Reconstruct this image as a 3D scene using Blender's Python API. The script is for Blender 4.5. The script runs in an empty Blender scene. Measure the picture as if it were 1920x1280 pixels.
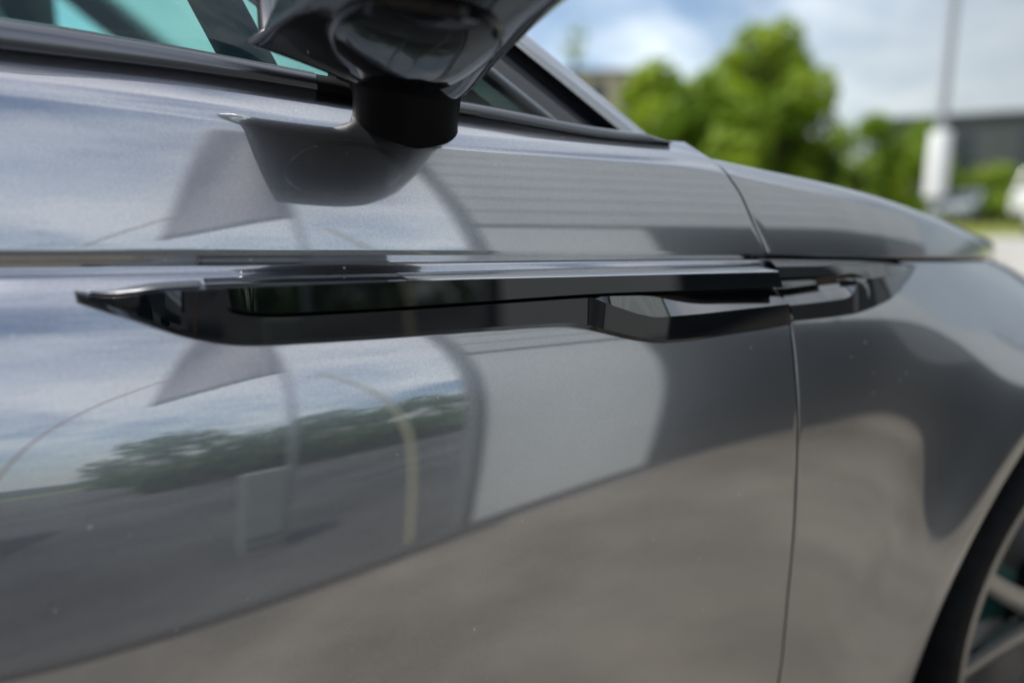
import bpy, bmesh, math, random
import numpy as np
from mathutils import Vector, Matrix

S = bpy.context.scene
COL = S.collection
R = math.radians
rng = random.Random(7)

# ---------------------------------------------------------------- camera
cam_d = bpy.data.cameras.new('camera'); cam = bpy.data.objects.new('camera', cam_d); COL.objects.link(cam)
cam_d.sensor_width = 36; cam_d.lens = 36 * 1387 / 1920; cam_d.clip_start = .02; cam_d.clip_end = 3000
CAM = Vector((0, -.53, .93)); YAW = R(25); PITCH = math.atan(260 / 1387)
fwd = Vector((math.sin(YAW) * math.cos(PITCH), math.cos(YAW) * math.cos(PITCH), -math.sin(PITCH)))
cam.location = CAM; cam.rotation_euler = fwd.to_track_quat('-Z', 'Y').to_euler()
cam_d.dof.use_dof = True; cam_d.dof.focus_distance = .56; cam_d.dof.aperture_fstop = 1.7
S.camera = cam

# ---------------------------------------------------------------- sky, sun, exposure
SUN_EL, SUN_AZ = 62, -62          # degrees; azimuth from +Y towards +X (the sun stands behind, to the left)
w = bpy.data.worlds.new('World'); S.world = w; w.use_nodes = True
nt = w.node_tree; N = nt.nodes; L = nt.links
N.clear()
def nd(tree, t, **k):
    n = tree.nodes.new(t)
    for a, v in k.items():
        if a.startswith('i_'):
            key = a[2:]; n.inputs[int(key) if key.isdigit() else key.replace('_', ' ')].default_value = v
        else: setattr(n, a, v)
    return n
sky = nd(nt, 'ShaderNodeTexSky', sky_type='NISHITA', sun_disc=False, sun_elevation=R(SUN_EL), sun_rotation=R(SUN_AZ), air_density=1.0, dust_density=.6, ozone_density=1.2)
tc = nd(nt, 'ShaderNodeTexCoord')
sep = nd(nt, 'ShaderNodeSeparateXYZ'); L.new(tc.outputs['Generated'], sep.inputs[0])
zc_ = nd(nt, 'ShaderNodeMath', operation='MAXIMUM', i_1=0.0); L.new(sep.outputs['Z'], zc_.inputs[0])
za = nd(nt, 'ShaderNodeMath', operation='ADD', i_1=.42); L.new(zc_.outputs[0], za.inputs[0])
dv = nd(nt, 'ShaderNodeVectorMath', operation='DIVIDE')
cz = nd(nt, 'ShaderNodeCombineXYZ'); [L.new(za.outputs[0], cz.inputs[i]) for i in range(3)]
L.new(tc.outputs['Generated'], dv.inputs[0]); L.new(cz.outputs[0], dv.inputs[1])
mp = nd(nt, 'ShaderNodeMapping'); mp.inputs['Location'].default_value = (3.1, 1.7, 0); L.new(dv.outputs[0], mp.inputs[0])
n1 = nd(nt, 'ShaderNodeTexNoise', i_Scale=2.0, i_Detail=5.0, i_Roughness=.5, i_Distortion=.2); L.new(mp.outputs[0], n1.inputs['Vector'])
cov = nd(nt, 'ShaderNodeMapRange', interpolation_type='SMOOTHSTEP'); cov.inputs['From Min'].default_value = .31; cov.inputs['From Max'].default_value = .50
L.new(n1.outputs['Fac'], cov.inputs['Value'])
n2 = nd(nt, 'ShaderNodeTexNoise', i_Scale=2.3, i_Detail=5.0, i_Roughness=.5); 
mp2 = nd(nt, 'ShaderNodeMapping'); mp2.inputs['Location'].default_value = (.4, 5.2, 1.0); L.new(dv.outputs[0], mp2.inputs[0]); L.new(mp2.outputs[0], n2.inputs['Vector'])
shade = nd(nt, 'ShaderNodeValToRGB')
cr = shade.color_ramp; cr.elements[0].position = .40; cr.elements[0].color = (6.5, 6.55, 6.5, 1); cr.elements[1].position = .60; cr.elements[1].color = (2.9, 3.4, 4.1, 1)
L.new(n2.outputs['Fac'], shade.inputs[0])
# haze towards the horizon
hz = nd(nt, 'ShaderNodeMapRange', interpolation_type='SMOOTHSTEP'); hz.inputs['From Min'].default_value = .0; hz.inputs['From Max'].default_value = .16; hz.inputs['To Min'].default_value = .75; hz.inputs['To Max'].default_value = 0
L.new(sep.outputs['Z'], hz.inputs['Value'])
# clouds near the sun are lit through and brighter
ad = nd(nt, 'ShaderNodeVectorMath', operation='MULTIPLY_ADD'); ad.inputs[1].default_value = (.9, .75, .6)
L.new(sky.outputs[0], ad.inputs[0]); L.new(shade.outputs[0], ad.inputs[2])
m1 = nd(nt, 'ShaderNodeMix', data_type='RGBA'); L.new(cov.outputs[0], m1.inputs['Factor']); L.new(sky.outputs[0], m1.inputs['A']); L.new(ad.outputs[0], m1.inputs['B'])
m2 = nd(nt, 'ShaderNodeMix', data_type='RGBA'); L.new(hz.outputs[0], m2.inputs['Factor']); L.new(m1.outputs['Result'], m2.inputs['A']); m2.inputs['B'].default_value = (3.6, 4.5, 5.0, 1)
# a low grey rain cloud stands ahead of the car
rd = nd(nt, 'ShaderNodeVectorMath', operation='DOT_PRODUCT'); rd.inputs[1].default_value = Vector((math.sin(R(84)), math.cos(R(84)), .10)).normalized()
nrm_ = nd(nt, 'ShaderNodeVectorMath', operation='NORMALIZE'); L.new(tc.outputs['Generated'], nrm_.inputs[0]); L.new(nrm_.outputs[0], rd.inputs[0])
rn = nd(nt, 'ShaderNodeMath', operation='MULTIPLY_ADD', i_1=.22, i_2=-.11); L.new(n2.outputs['Fac'], rn.inputs[0])
ra = nd(nt, 'ShaderNodeMath', operation='ADD'); L.new(rd.outputs['Value'], ra.inputs[0]); L.new(rn.outputs[0], ra.inputs[1])
rm = nd(nt, 'ShaderNodeMapRange', interpolation_type='SMOOTHSTEP'); rm.inputs['From Min'].default_value = .64; rm.inputs['From Max'].default_value = .97; rm.inputs['To Max'].default_value = .85; L.new(ra.outputs[0], rm.inputs['Value'])
m3 = nd(nt, 'ShaderNodeMix', data_type='RGBA'); L.new(rm.outputs[0], m3.inputs['Factor']); L.new(m2.outputs['Result'], m3.inputs['A']); m3.inputs['B'].default_value = (2.5, 2.9, 3.25, 1)
bg = nd(nt, 'ShaderNodeBackground', i_Strength=.145); L.new(m3.outputs['Result'], bg.inputs['Color'])
wo = nd(nt, 'ShaderNodeOutputWorld'); L.new(bg.outputs[0], wo.inputs[0])

sd = bpy.data.lights.new('sun', 'SUN'); sd.energy = 4.8; sd.angle = R(.6); sd.color = (1, .95, .87)
sun = bpy.data.objects.new('sun', sd); COL.objects.link(sun)
sv = Vector((math.sin(R(SUN_AZ)) * math.cos(R(SUN_EL)), math.cos(R(SUN_AZ)) * math.cos(R(SUN_EL)), math.sin(R(SUN_EL))))
sun.rotation_euler = sv.to_track_quat('Z', 'Y').to_euler(); sun.location = sv * 50

S.render.engine = 'CYCLES'
S.view_settings.view_transform = 'Standard'; S.view_settings.look = 'None'; S.view_settings.gamma = 1; S.view_settings.exposure = 0
S.view_settings.use_curve_mapping = False
S.cycles.max_bounces = 8; S.cycles.transparent_max_bounces = 12; S.cycles.caustics_reflective = False; S.cycles.caustics_refractive = False
S.cycles.use_denoising = True

# ---------------------------------------------------------------- materials
MATS = {}
def mat(name, col=(.5, .5, .5), rough=.5, metal=0, coat=0, coat_rough=.02, coat_ior=1.5, spec=.5, ior=1.45, emit=None):
    m = bpy.data.materials.new(name); m.use_nodes = True
    b = m.node_tree.nodes['Principled BSDF']
    b.inputs['Base Color'].default_value = (*col, 1); b.inputs['Roughness'].default_value = rough; b.inputs['Metallic'].default_value = metal
    b.inputs['Coat Weight'].default_value = coat; b.inputs['Coat Roughness'].default_value = coat_rough; b.inputs['Coat IOR'].default_value = coat_ior
    b.inputs['Specular IOR Level'].default_value = spec; b.inputs['IOR'].default_value = ior
    MATS[name] = m
    return m
def noise_col(m, c1, c2, scale, detail=6, lo=.35, hi=.65, coords='Object', bump=0, bscale=None):
    t = m.node_tree; b = t.nodes['Principled BSDF']
    co = nd(t, 'ShaderNodeTexCoord'); n = nd(t, 'ShaderNodeTexNoise', i_Scale=scale, i_Detail=float(detail), i_Roughness=.6)
    t.links.new(co.outputs[coords], n.inputs['Vector'])
    r = nd(t, 'ShaderNodeValToRGB'); r.color_ramp.elements[0].position = lo; r.color_ramp.elements[1].position = hi
    r.color_ramp.elements[0].color = (*c1, 1); r.color_ramp.elements[1].color = (*c2, 1)
    t.links.new(n.outputs['Fac'], r.inputs[0]); t.links.new(r.outputs[0], b.inputs['Base Color'])
    if bump:
        n2 = nd(t, 'ShaderNodeTexNoise', i_Scale=bscale or scale * 6, i_Detail=5.0); t.links.new(co.outputs[coords], n2.inputs['Vector'])
        bp = nd(t, 'ShaderNodeBump', i_Strength=bump, i_Distance=.02); t.links.new(n2.outputs['Fac'], bp.inputs['Height']); t.links.new(bp.outputs[0], b.inputs['Normal'])
    return m

def car_paint(name, col, flake=.2, dust=True):
    m = mat(name, col, .25, .95, 1.0, .016, 3.0)
    t = m.node_tree; b = t.nodes['Principled BSDF']
    co = nd(t, 'ShaderNodeTexCoord')
    v = nd(t, 'ShaderNodeTexVoronoi', i_Scale=1500.0); t.links.new(co.outputs['Object'], v.inputs['Vector'])
    bw = nd(t, 'ShaderNodeSeparateColor'); t.links.new(v.outputs['Color'], bw.inputs[0])
    mr = nd(t, 'ShaderNodeMapRange'); mr.inputs['To Min'].default_value = 1 - flake; mr.inputs['To Max'].default_value = 1 + flake; t.links.new(bw.outputs[0], mr.inputs['Value'])
    mul = nd(t, 'ShaderNodeVectorMath', operation='SCALE'); mul.inputs[0].default_value = col; t.links.new(mr.outputs[0], mul.inputs['Scale'])
    out = mul.outputs[0]
    if dust:
        # sparse dried specks and a thin uneven film of dust
        v2 = nd(t, 'ShaderNodeTexVoronoi', i_Scale=95.0); t.links.new(co.outputs['Object'], v2.inputs['Vector'])
        sp = nd(t, 'ShaderNodeSeparateColor'); t.links.new(v2.outputs['Color'], sp.inputs[0])
        rad = nd(t, 'ShaderNodeMath', operation='MULTIPLY', i_1=.15); pw = nd(t, 'ShaderNodeMath', operation='POWER', i_1=4.5)
        t.links.new(sp.outputs[0], pw.inputs[0]); t.links.new(pw.outputs[0], rad.inputs[0])
        df = nd(t, 'ShaderNodeMath', operation='SUBTRACT'); t.links.new(rad.outputs[0], df.inputs[0]); t.links.new(v2.outputs['Distance'], df.inputs[1])
        ms = nd(t, 'ShaderNodeMapRange'); ms.inputs['From Min'].default_value = 0; ms.inputs['From Max'].default_value = .05; ms.inputs['To Max'].default_value = .8; t.links.new(df.outputs[0], ms.inputs['Value'])
        n = nd(t, 'ShaderNodeTexNoise', i_Scale=9.0, i_Detail=8.0, i_Roughness=.65); t.links.new(co.outputs['Object'], n.inputs['Vector'])
        fm = nd(t, 'ShaderNodeMapRange'); fm.inputs['From Min'].default_value = .45; fm.inputs['From Max'].default_value = .8; fm.inputs['To Max'].default_value = .09; t.links.new(n.outputs['Fac'], fm.inputs['Value'])
        mx = nd(t, 'ShaderNodeMath', operation='MAXIMUM'); t.links.new(ms.outputs[0], mx.inputs[0]); t.links.new(fm.outputs[0], mx.inputs[1])
        mc = nd(t, 'ShaderNodeMix', data_type='RGBA'); mc.inputs['B'].default_value = (.42, .41, .40, 1); t.links.new(mx.outputs[0], mc.inputs['Factor']); t.links.new(out, mc.inputs['A'])
        out = mc.outputs['Result']
        mt = nd(t, 'ShaderNodeMapRange'); mt.inputs['To Min'].default_value = .95; mt.inputs['To Max'].default_value = .0; t.links.new(mx.outputs[0], mt.inputs['Value']); t.links.new(mt.outputs[0], b.inputs['Metallic'])
        cw = nd(t, 'ShaderNodeMapRange'); cw.inputs['To Min'].default_value = .016; cw.inputs['To Max'].default_value = .12; t.links.new(mx.outputs[0], cw.inputs['Value']); t.links.new(cw.outputs[0], b.inputs['Coat Roughness'])
    t.links.new(out, b.inputs['Base Color'])
    return m
def glass(name, tint, refl=1.0):
    m = bpy.data.materials.new(name); m.use_nodes = True; t = m.node_tree; t.nodes.clear()
    tr = nd(t, 'ShaderNodeBsdfTransparent'); tr.inputs[0].default_value = (*tint, 1)
    gl = nd(t, 'ShaderNodeBsdfGlossy'); gl.inputs['Roughness'].default_value = .0
    ge = nd(t, 'ShaderNodeNewGeometry'); dt = nd(t, 'ShaderNodeVectorMath', operation='DOT_PRODUCT'); t.links.new(ge.outputs['Incoming'], dt.inputs[0]); t.links.new(ge.outputs['Normal'], dt.inputs[1])
    ab = nd(t, 'ShaderNodeMath', operation='ABSOLUTE'); t.links.new(dt.outputs['Value'], ab.inputs[0])
    iv = nd(t, 'ShaderNodeMath', operation='SUBTRACT', i_0=1.0); t.links.new(ab.outputs[0], iv.inputs[1])
    p5 = nd(t, 'ShaderNodeMath', operation='POWER', i_1=5.0); t.links.new(iv.outputs[0], p5.inputs[0])
    fr = nd(t, 'ShaderNodeMath', operation='MULTIPLY_ADD', i_1=.96, i_2=.04); t.links.new(p5.outputs[0], fr.inputs[0])
    mx = nd(t, 'ShaderNodeMixShader'); t.links.new(fr.outputs[0], mx.inputs[0]); t.links.new(tr.outputs[0], mx.inputs[1]); t.links.new(gl.outputs[0], mx.inputs[2])
    o = nd(t, 'ShaderNodeOutputMaterial'); t.links.new(mx.outputs[0], o.inputs[0])
    return m

PAINT = car_paint('grey metallic paint', (.275, .286, .315))
GLOSS = mat('gloss black trim', (.002, .003, .006), .06, 0, 0, .004, 1.5, ior=1.38)
TRIM = mat('dark gloss trim', (.003, .0045, .0065), .015, 0, 0, .004, 1.5, ior=1.66)
FTRIM = mat('sky brightened gloss trim', (.004, .005, .0065), .03, 0, 0, .004, 1.5, ior=2.7)  # copy of TRIM that reflects more, standing in for brighter sky on it
FRAME = mat('grey frame plastic', (.10, .105, .115), .35)
SKY_SHEEN = mat('sky sheen metal', (.80, .81, .83), .16, 1)  # pale metal in place of the white sky reflection on the bar
RUBBER = noise_col(mat('black rubber', (.01, .01, .011), .6, spec=.18), (.006, .006, .007), (.012, .012, .013), 60)
MATTE = mat('matt black', (.003, .003, .004), .5, spec=.12)
PLASTIC = noise_col(mat('dark plastic', (.02, .02, .022), .45), (.012, .012, .014), (.026, .026, .028), 180)
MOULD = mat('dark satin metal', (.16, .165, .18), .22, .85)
DARK = mat('dark cavity', (.004, .004, .005), .9)
ALLOY = mat('grey alloy', (.42, .42, .42), .24, .9)
STEEL = mat('brake steel', (.30, .30, .30), .38, 1)
MIRROR = mat('mirror glass', (.85, .87, .87), .01, 1)
TINT = glass('tinted glass', (.70, .88, .87))
SMOKE = glass('smoked glass', (.34, .38, .38))
CLEAR = glass('windscreen glass', (.72, .84, .80))
TRIMBEIGE = noise_col(mat('pale cloth lining', (.5, .48, .44), .8), (.46, .44, .41), (.54, .52, .48), 300)
SEAT = noise_col(mat('olive brown leather', (.05, .045, .025), .5), (.03, .028, .015), (.065, .055, .03), 60)
RED = mat('red lens', (.35, .01, .01), .1)
LAMP = mat('clear lens', (.6, .62, .64), .05, .3)

# ---------------------------------------------------------------- object helpers
def props(o, label=None, cat=None, group=None, kind=None):
    if label: o['label'] = label
    if cat: o['category'] = cat
    if group: o['group'] = group
    if kind: o['kind'] = kind
    return o
def empty(name, loc, label, cat, group=None, rz=0):
    e = bpy.data.objects.new(name, None); COL.objects.link(e); e.empty_display_size = .1
    e.location = loc; e.rotation_euler = (0, 0, rz)
    return props(e, label, cat, group)
def link(name, me, m, parent=None, smooth=None, base=None):
    if m is not None: me.materials.append(m)
    if smooth is not None:
        for p in me.polygons: p.use_smooth = True
        if smooth < 180: me.set_sharp_from_angle(angle=R(smooth))
    o = bpy.data.objects.new(name, me); COL.objects.link(o)
    if parent:
        o.parent = parent
        b = base if base is not None else None
        if b is not None and parent.type == 'EMPTY': o.matrix_parent_inverse = Matrix.Translation(-Vector(b))
    return o
def mesh(name, V, F):
    me = bpy.data.meshes.new(name); me.from_pydata([tuple(map(float, v)) for v in V], [], [tuple(map(int, f)) for f in F]); me.update()
    return me
class MB:
    """collects boxes, tubes and lofts into one mesh"""
    def __init__(s): s.V = []; s.F = []
    def add(s, V, F):
        k = len(s.V); s.V += [tuple(v) for v in V]; s.F += [tuple(i + k for i in f) for f in F]; return s
    def box(s, a, b, rz=0, c=None):
        x0, y0, z0 = a; x1, y1, z1 = b
        V = [(x, y, z) for z in (z0, z1) for x, y in ((x0, y0), (x1, y0), (x1, y1), (x0, y1))]
        if rz:
            cx, cy = c or ((x0 + x1) / 2, (y0 + y1) / 2); ca, sa = math.cos(rz), math.sin(rz)
            V = [(cx + (x - cx) * ca - (y - cy) * sa, cy + (x - cx) * sa + (y - cy) * ca, z) for x, y, z in V]
        return s.add(V, [(3, 2, 1, 0), (4, 5, 6, 7), (0, 1, 5, 4), (1, 2, 6, 5), (2, 3, 7, 6), (3, 0, 4, 7)])
    def tube(s, pts, rad, n=10, cap=True):
        P = [Vector(p) for p in pts]; rs = rad if hasattr(rad, '__len__') else [rad] * len(P)
        rings = []; ref = None
        for i, p in enumerate(P):
            t = (P[min(i + 1, len(P) - 1)] - P[max(i - 1, 0)]).normalized()
            if ref is None: ref = t.orthogonal().normalized()
            u = (ref - t * ref.dot(t)).normalized(); v = t.cross(u); ref = u
            rings.append([p + (u * math.cos(2 * math.pi * k / n) + v * math.sin(2 * math.pi * k / n)) * rs[i] for k in range(n)])
        return s.loft(rings, cap)
    def loft(s, rings, cap=True, closed=True):
        n = len(rings[0]); V = [tuple(p) for r in rings for p in r]; F = []
        for i in range(len(rings) - 1):
            for k in range(n if closed else n - 1):
                k2 = (k + 1) % n; F.append((i * n + k, i * n + k2, (i + 1) * n + k2, (i + 1) * n + k))
        if cap and closed: F += [tuple(range(n))[::-1], tuple((len(rings) - 1) * n + k for k in range(n))]
        return s.add(V, F)
    def lathe(s, prof, axis, center, n=48):
        """prof = (radius, offset along axis)"""
        a = Vector(axis).normalized(); u = a.orthogonal().normalized(); v = a.cross(u); c = Vector(center)
        rings = [[c + a * h + (u * math.cos(2 * math.pi * k / n) + v * math.sin(2 * math.pi * k / n)) * r for k in range(n)] for r, h in prof]
        return s.loft(rings, cap=False)
    def done(s, name, m, parent=None, smooth=None, base=None, bevel=0):
        me = mesh(name, s.V, s.F)
        bm = bmesh.new(); bm.from_mesh(me); bmesh.ops.recalc_face_normals(bm, faces=bm.faces)
        if bevel: bmesh.ops.bevel(bm, geom=[e for e in bm.edges if e.is_manifold and e.calc_face_angle(0) > .6], offset=bevel, segments=2, affect='EDGES', profile=.6)
        bm.to_mesh(me); bm.free()
        return link(name, me, m, parent, smooth, base)
def sheet(name, P, m, parent, out, thick=.012, bevel=.0012, base=None, smooth=35):
    """grid P[i][j] -> smooth panel with thickness behind it; out = rough outward direction"""
    P = np.asarray(P, float); a, b = P.shape[:2]
    idx = np.arange(a * b).reshape(a, b)
    F = np.stack([idx[:-1, :-1], idx[1:, :-1], idx[1:, 1:], idx[:-1, 1:]], -1).reshape(-1, 4)
    V = P.reshape(-1, 3)
    n = np.cross(V[F[:, 1]] - V[F[:, 0]], V[F[:, 3]] - V[F[:, 0]]).sum(0)
    if n @ np.array(out) < 0: F = F[:, ::-1]
    o = link(name, mesh(name, V, F), m, parent, smooth, base)
    if thick:
        md = o.modifiers.new('thickness', 'SOLIDIFY'); md.thickness = thick; md.offset = -1; md.use_even_offset = False
    if bevel:
        bv = o.modifiers.new('edge', 'BEVEL'); bv.width = bevel; bv.segments = 3; bv.limit_method = 'ANGLE'; bv.angle_limit = R(50)
    return o
# ---------------------------------------------------------------- car surfaces (metres; X forward, Y into the car, Z up)
def sm(a, b, x):
    t = np.clip((np.asarray(x, float) - a) / (b - a), 0, 1)
    return t * t * (3 - 2 * t)

def pch(xs, ys, x):
    """monotone cubic interpolation, linear beyond the ends"""
    xs = np.asarray(xs, float); ys = np.asarray(ys, float); x = np.asarray(x, float)
    h = np.diff(xs); d = np.diff(ys) / h
    m = np.empty_like(ys); m[0] = d[0]; m[-1] = d[-1]
    for i in range(1, len(xs) - 1):
        m[i] = 0 if d[i-1] * d[i] <= 0 else 2 * d[i-1] * d[i] / (d[i-1] + d[i])
    k = np.clip(np.searchsorted(xs, x) - 1, 0, len(xs) - 2)
    t = (x - xs[k]) / h[k]; tc = np.clip(t, 0, 1)
    r = ((2*tc**3 - 3*tc**2 + 1) * ys[k] + (tc**3 - 2*tc**2 + tc) * h[k] * m[k]
         + (-2*tc**3 + 3*tc**2) * ys[k+1] + (tc**3 - tc**2) * h[k] * m[k+1])
    r = r + np.where(t < 0, t * h[k] * m[0], 0) + np.where(t > 1, (t - 1) * h[k] * m[-1], 0)
    return r

def z_crease(X):
    return pch([-2.6, -1.2, -.4, -.09, .113, .266, .413, .506, .62, .74, .9, 1.07, 1.3, 1.6],
               [.925, .914, .9045, .8985, .8932, .8887, .8842, .8814, .8772, .8714, .8632, .8545, .839, .80], X)

def z_ridge(X):
    return pch([-2.6, -1.2, -.4, -.083, .005, .116, .22, .331, .414, .46, .525, .602, .698, .813, .974, 1.098, 1.178, 1.3, 1.6],
               [1.075, 1.06, 1.026, 1.004, .997, .986, .979, .9745, .971, .9665, .957, .946, .9305, .909, .885, .8755, .8685, .856, .813], X)

def z_belt(X):
    return pch([-2.6, -1.2, -.4, -.084, .007, .113, .149, .236, .394, .5, 1.6],
               [1.09, 1.08, 1.048, 1.025, 1.020, 1.010, 1.006, .998, .983, .982, .9], X)

def y_plan(X):
    X = np.asarray(X, float)
    return .030 * (X - .42) ** 2

def y_crease(X):
    X = np.asarray(X, float)
    return y_plan(X) + .56 * np.clip(X - .60, 0, None) ** 2

WX, WZ = 1.16, .33
def arch_r(a):
    """wheel arch radius at angle a (degrees, 0 = forward, 90 = up, 180 = rearward)"""
    return .436 + 0 * np.asarray(a, float)

def y_low(X, z):
    """outer skin below the crease"""
    X = np.asarray(X, float); z = np.asarray(z, float)
    d = np.clip(z_crease(X) - .008 - z, 0, None)
    a = .15 - .125 * sm(-.15, .6, X)
    prof = a * d - .17 * d ** 2 + .045 * (1 - np.exp(-d / .045))
    yd = y_plan(X) - prof
    yl = y_plan(X) - prof * .6 + .8 * np.clip(X - 1.2, 0, None) ** 2
    u = np.clip(d / (.17 + .05 * sm(.85, 1.15, X)), 0, 1)
    s = np.sin(u * math.pi / 2)
    f = sm(.55, .95, X)
    y = yd * (1 - f) + f * ((y_crease(X)) * (1 - s) + yl * s) + (1 - f) * (y_crease(X) - y_plan(X)) * (1 - s)
    # flare round the wheel arch
    r = np.hypot(X - WX, z - WZ); ang = np.degrees(np.arctan2(z - WZ, X - WX))
    q = np.clip(r - arch_r(ang), 0, None)
    y = y - .030 * np.exp(-(np.clip(q - .022, 0, None) / .075) ** 1.5) * sm(-60, 20, ang)
    # rounded return under the sill
    y = y + .12 * np.clip(.30 - z, 0, None) ** 1.5 * 4
    return y

def y_up(X, z):
    e = np.clip(z - z_crease(X), -.01, None)
    return y_crease(X) + .13 * e + 1.7 * e ** 2

def gap_x(z):
    return pch([.2, .451, .545, .620, .701, .747, .7865, .820, .850, .868, .882, .9105, .9397, .9503, .975, 1.02],
               [.540, .538, .5313, .527, .5211, .5173, .5137, .5125, .515, .5155, .5113, .497, .485, .478, .462, .43], z)

# ================================================================ the grey car
CB = (.6, .93, 0)
car = empty('grey_car', CB, 'grey metallic car seen close up along its side, black gloss trim strip below the crease', 'car')
HW = .93                                                     # half width: the centre plane is y = .93

def lipw(X): return .98 - .40 * sm(-.1, .5, X)
N1, N2, N3 = 26, 10, 8
def upper_row(j, X, hood):
    """row j of the outer skin from the lip at the crease up over the shoulder; hood = inward reach past the shoulder"""
    zc = z_crease(X); yc = y_crease(X); lip = lipw(X)
    if j < 3:
        a, b = (((.0150, .0052), (.0050, .0034), (.0012, .0012)) if hood > 0 else ((.0020, .0074), (.0014, .0040), (.0008, .0008)))[j]
        return yc + a, zc - b * lip
    ze = np.maximum(z_ridge(X) - .010, zc + .008)
    if j <= 3 + N1:
        z = zc + .001 + (ze - zc - .001) * (j - 3) / N1
        return y_up(X, z), z
    ye = y_up(X, ze); sl = .13 + 3.4 * (ze - zc); l0 = np.hypot(sl, 1)
    if hood > 0: p1y, p1z, k1, h = ye + .020, ze + .0155, .16 + 0 * X, .020
    else:
        k = sm(.36, .50, X); p1y, p1z, k1, h = ye + .0125, ze + .0145, .72 * (1 - k) + .2 * k, .0125
    l1 = np.hypot(1, k1); i = j - 3 - N1
    if i <= N2:
        t = i / N2; A, B, Cc, D = 2*t**3-3*t**2+1, (t**3-2*t**2+t)*h, -2*t**3+3*t**2, (t**3-t**2)*h
        return A*ye + B*sl/l0 + Cc*p1y + D/l1, A*ze + B/l0 + Cc*p1z + D*k1/l1
    t = (i - N2) / N3
    if hood > 0:
        t = t ** 1.4
        return p1y + (hood - p1y) * t, p1z + .045 * (1 - (1 - t) ** 2)
    return p1y + .024 * t, p1z + (np.maximum(z_belt(X) - p1z, .004) + .004) * t * (1 - .15 * (1 - t))
NU = 3 + N1 + 1 + N2 + N3
def upper_section(X, n1=0, hood=0.0):
    X = np.array([float(X)]); return [tuple(float(v[0]) for v in upper_row(j, X, hood)) for j in range(NU)]

G = .0012                                                     # half of a shut gap
def skin_cols(xl, xr, n): return [xl + (xr - xl) * i / n for i in range(n + 1)]

# door, upper panel + ledge and lower panel are one skin (crease groove between them)
NL = 74
def lower_row(j, X, zbot=.235):
    zc = z_crease(X); yc = y_crease(X); lip = lipw(X); z0 = zc - .0108 * lip
    if j < 3:
        a, b = ((.0022, .0078), (.0018, .0088), (.0012, .0098))[j]
        return yc + a, zc - b * lip
    t = (j - 3) / (NL - 4); z = z0 + (zbot - z0) * t ** 1.35
    off = yc + .0006 - y_low(X, z0)
    return y_low(X, z) + off * np.exp(-(z0 - z) / .006), z
def lower_section(X, n=0, zbot=.235):
    X = np.array([float(X)]); return [tuple(float(v[0]) for v in lower_row(j, X, zbot)) for j in range(NL)]
def door_grid(row, m, left, nx, right):
    P = np.zeros((nx + 1, m, 3)); t = np.arange(nx + 1) / nx; t = 1 - (1 - t) ** 1.15
    for j in range(m):
        X = left + (right(.8795) - left) * t
        for _ in range(3):                                     # the last column follows the slanted shut line
            y, z = row(j, X); X = left + (right(z) - left) * t
        y, z = row(j, X); P[:, j, 0] = X; P[:, j, 1] = y; P[:, j, 2] = z
    return P
DR = lambda z: gap_x(z) - G
up_P = door_grid(lambda j, X: upper_row(j, X, 0), NU, -.95, 170, DR); lo_P = door_grid(lower_row, NL, -.95, 170, DR)
# join the two along the groove floor
door_P = np.concatenate([lo_P[:, ::-1], up_P], axis=1)
door = sheet('door', door_P, PAINT, car, (0, -1, .2), .010, .0006, CB, 40)

# rear door and rear quarter (out of the frame to the left)
rs_ = [np.concatenate([np.array([(X, *p) for p in lower_section(X, 30)])[::-1], np.array([(X, *p) for p in upper_section(X, 10)])]) for X in skin_cols(-.956, -1.95, 30)]
sheet('rear_door', np.array(rs_), PAINT, car, (0, -1, .2), .010, .001, CB, 40)
rq = [np.concatenate([np.array([(X, p[0] + .25 * max(0, -2.35 - X) ** 1.5, p[1]) for p in lower_section(X, 20, .30 if X < -2.5 else .62)])[::-1], np.array([(X, p[0] + .25 * max(0, -2.35 - X) ** 1.5, p[1]) for p in upper_section(X, 10)])]) for X in skin_cols(-1.956, -2.95, 30)]
sheet('rear_quarter', np.array(rq), PAINT, car, (0, -1, .2), .010, .001, CB, 40)

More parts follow.
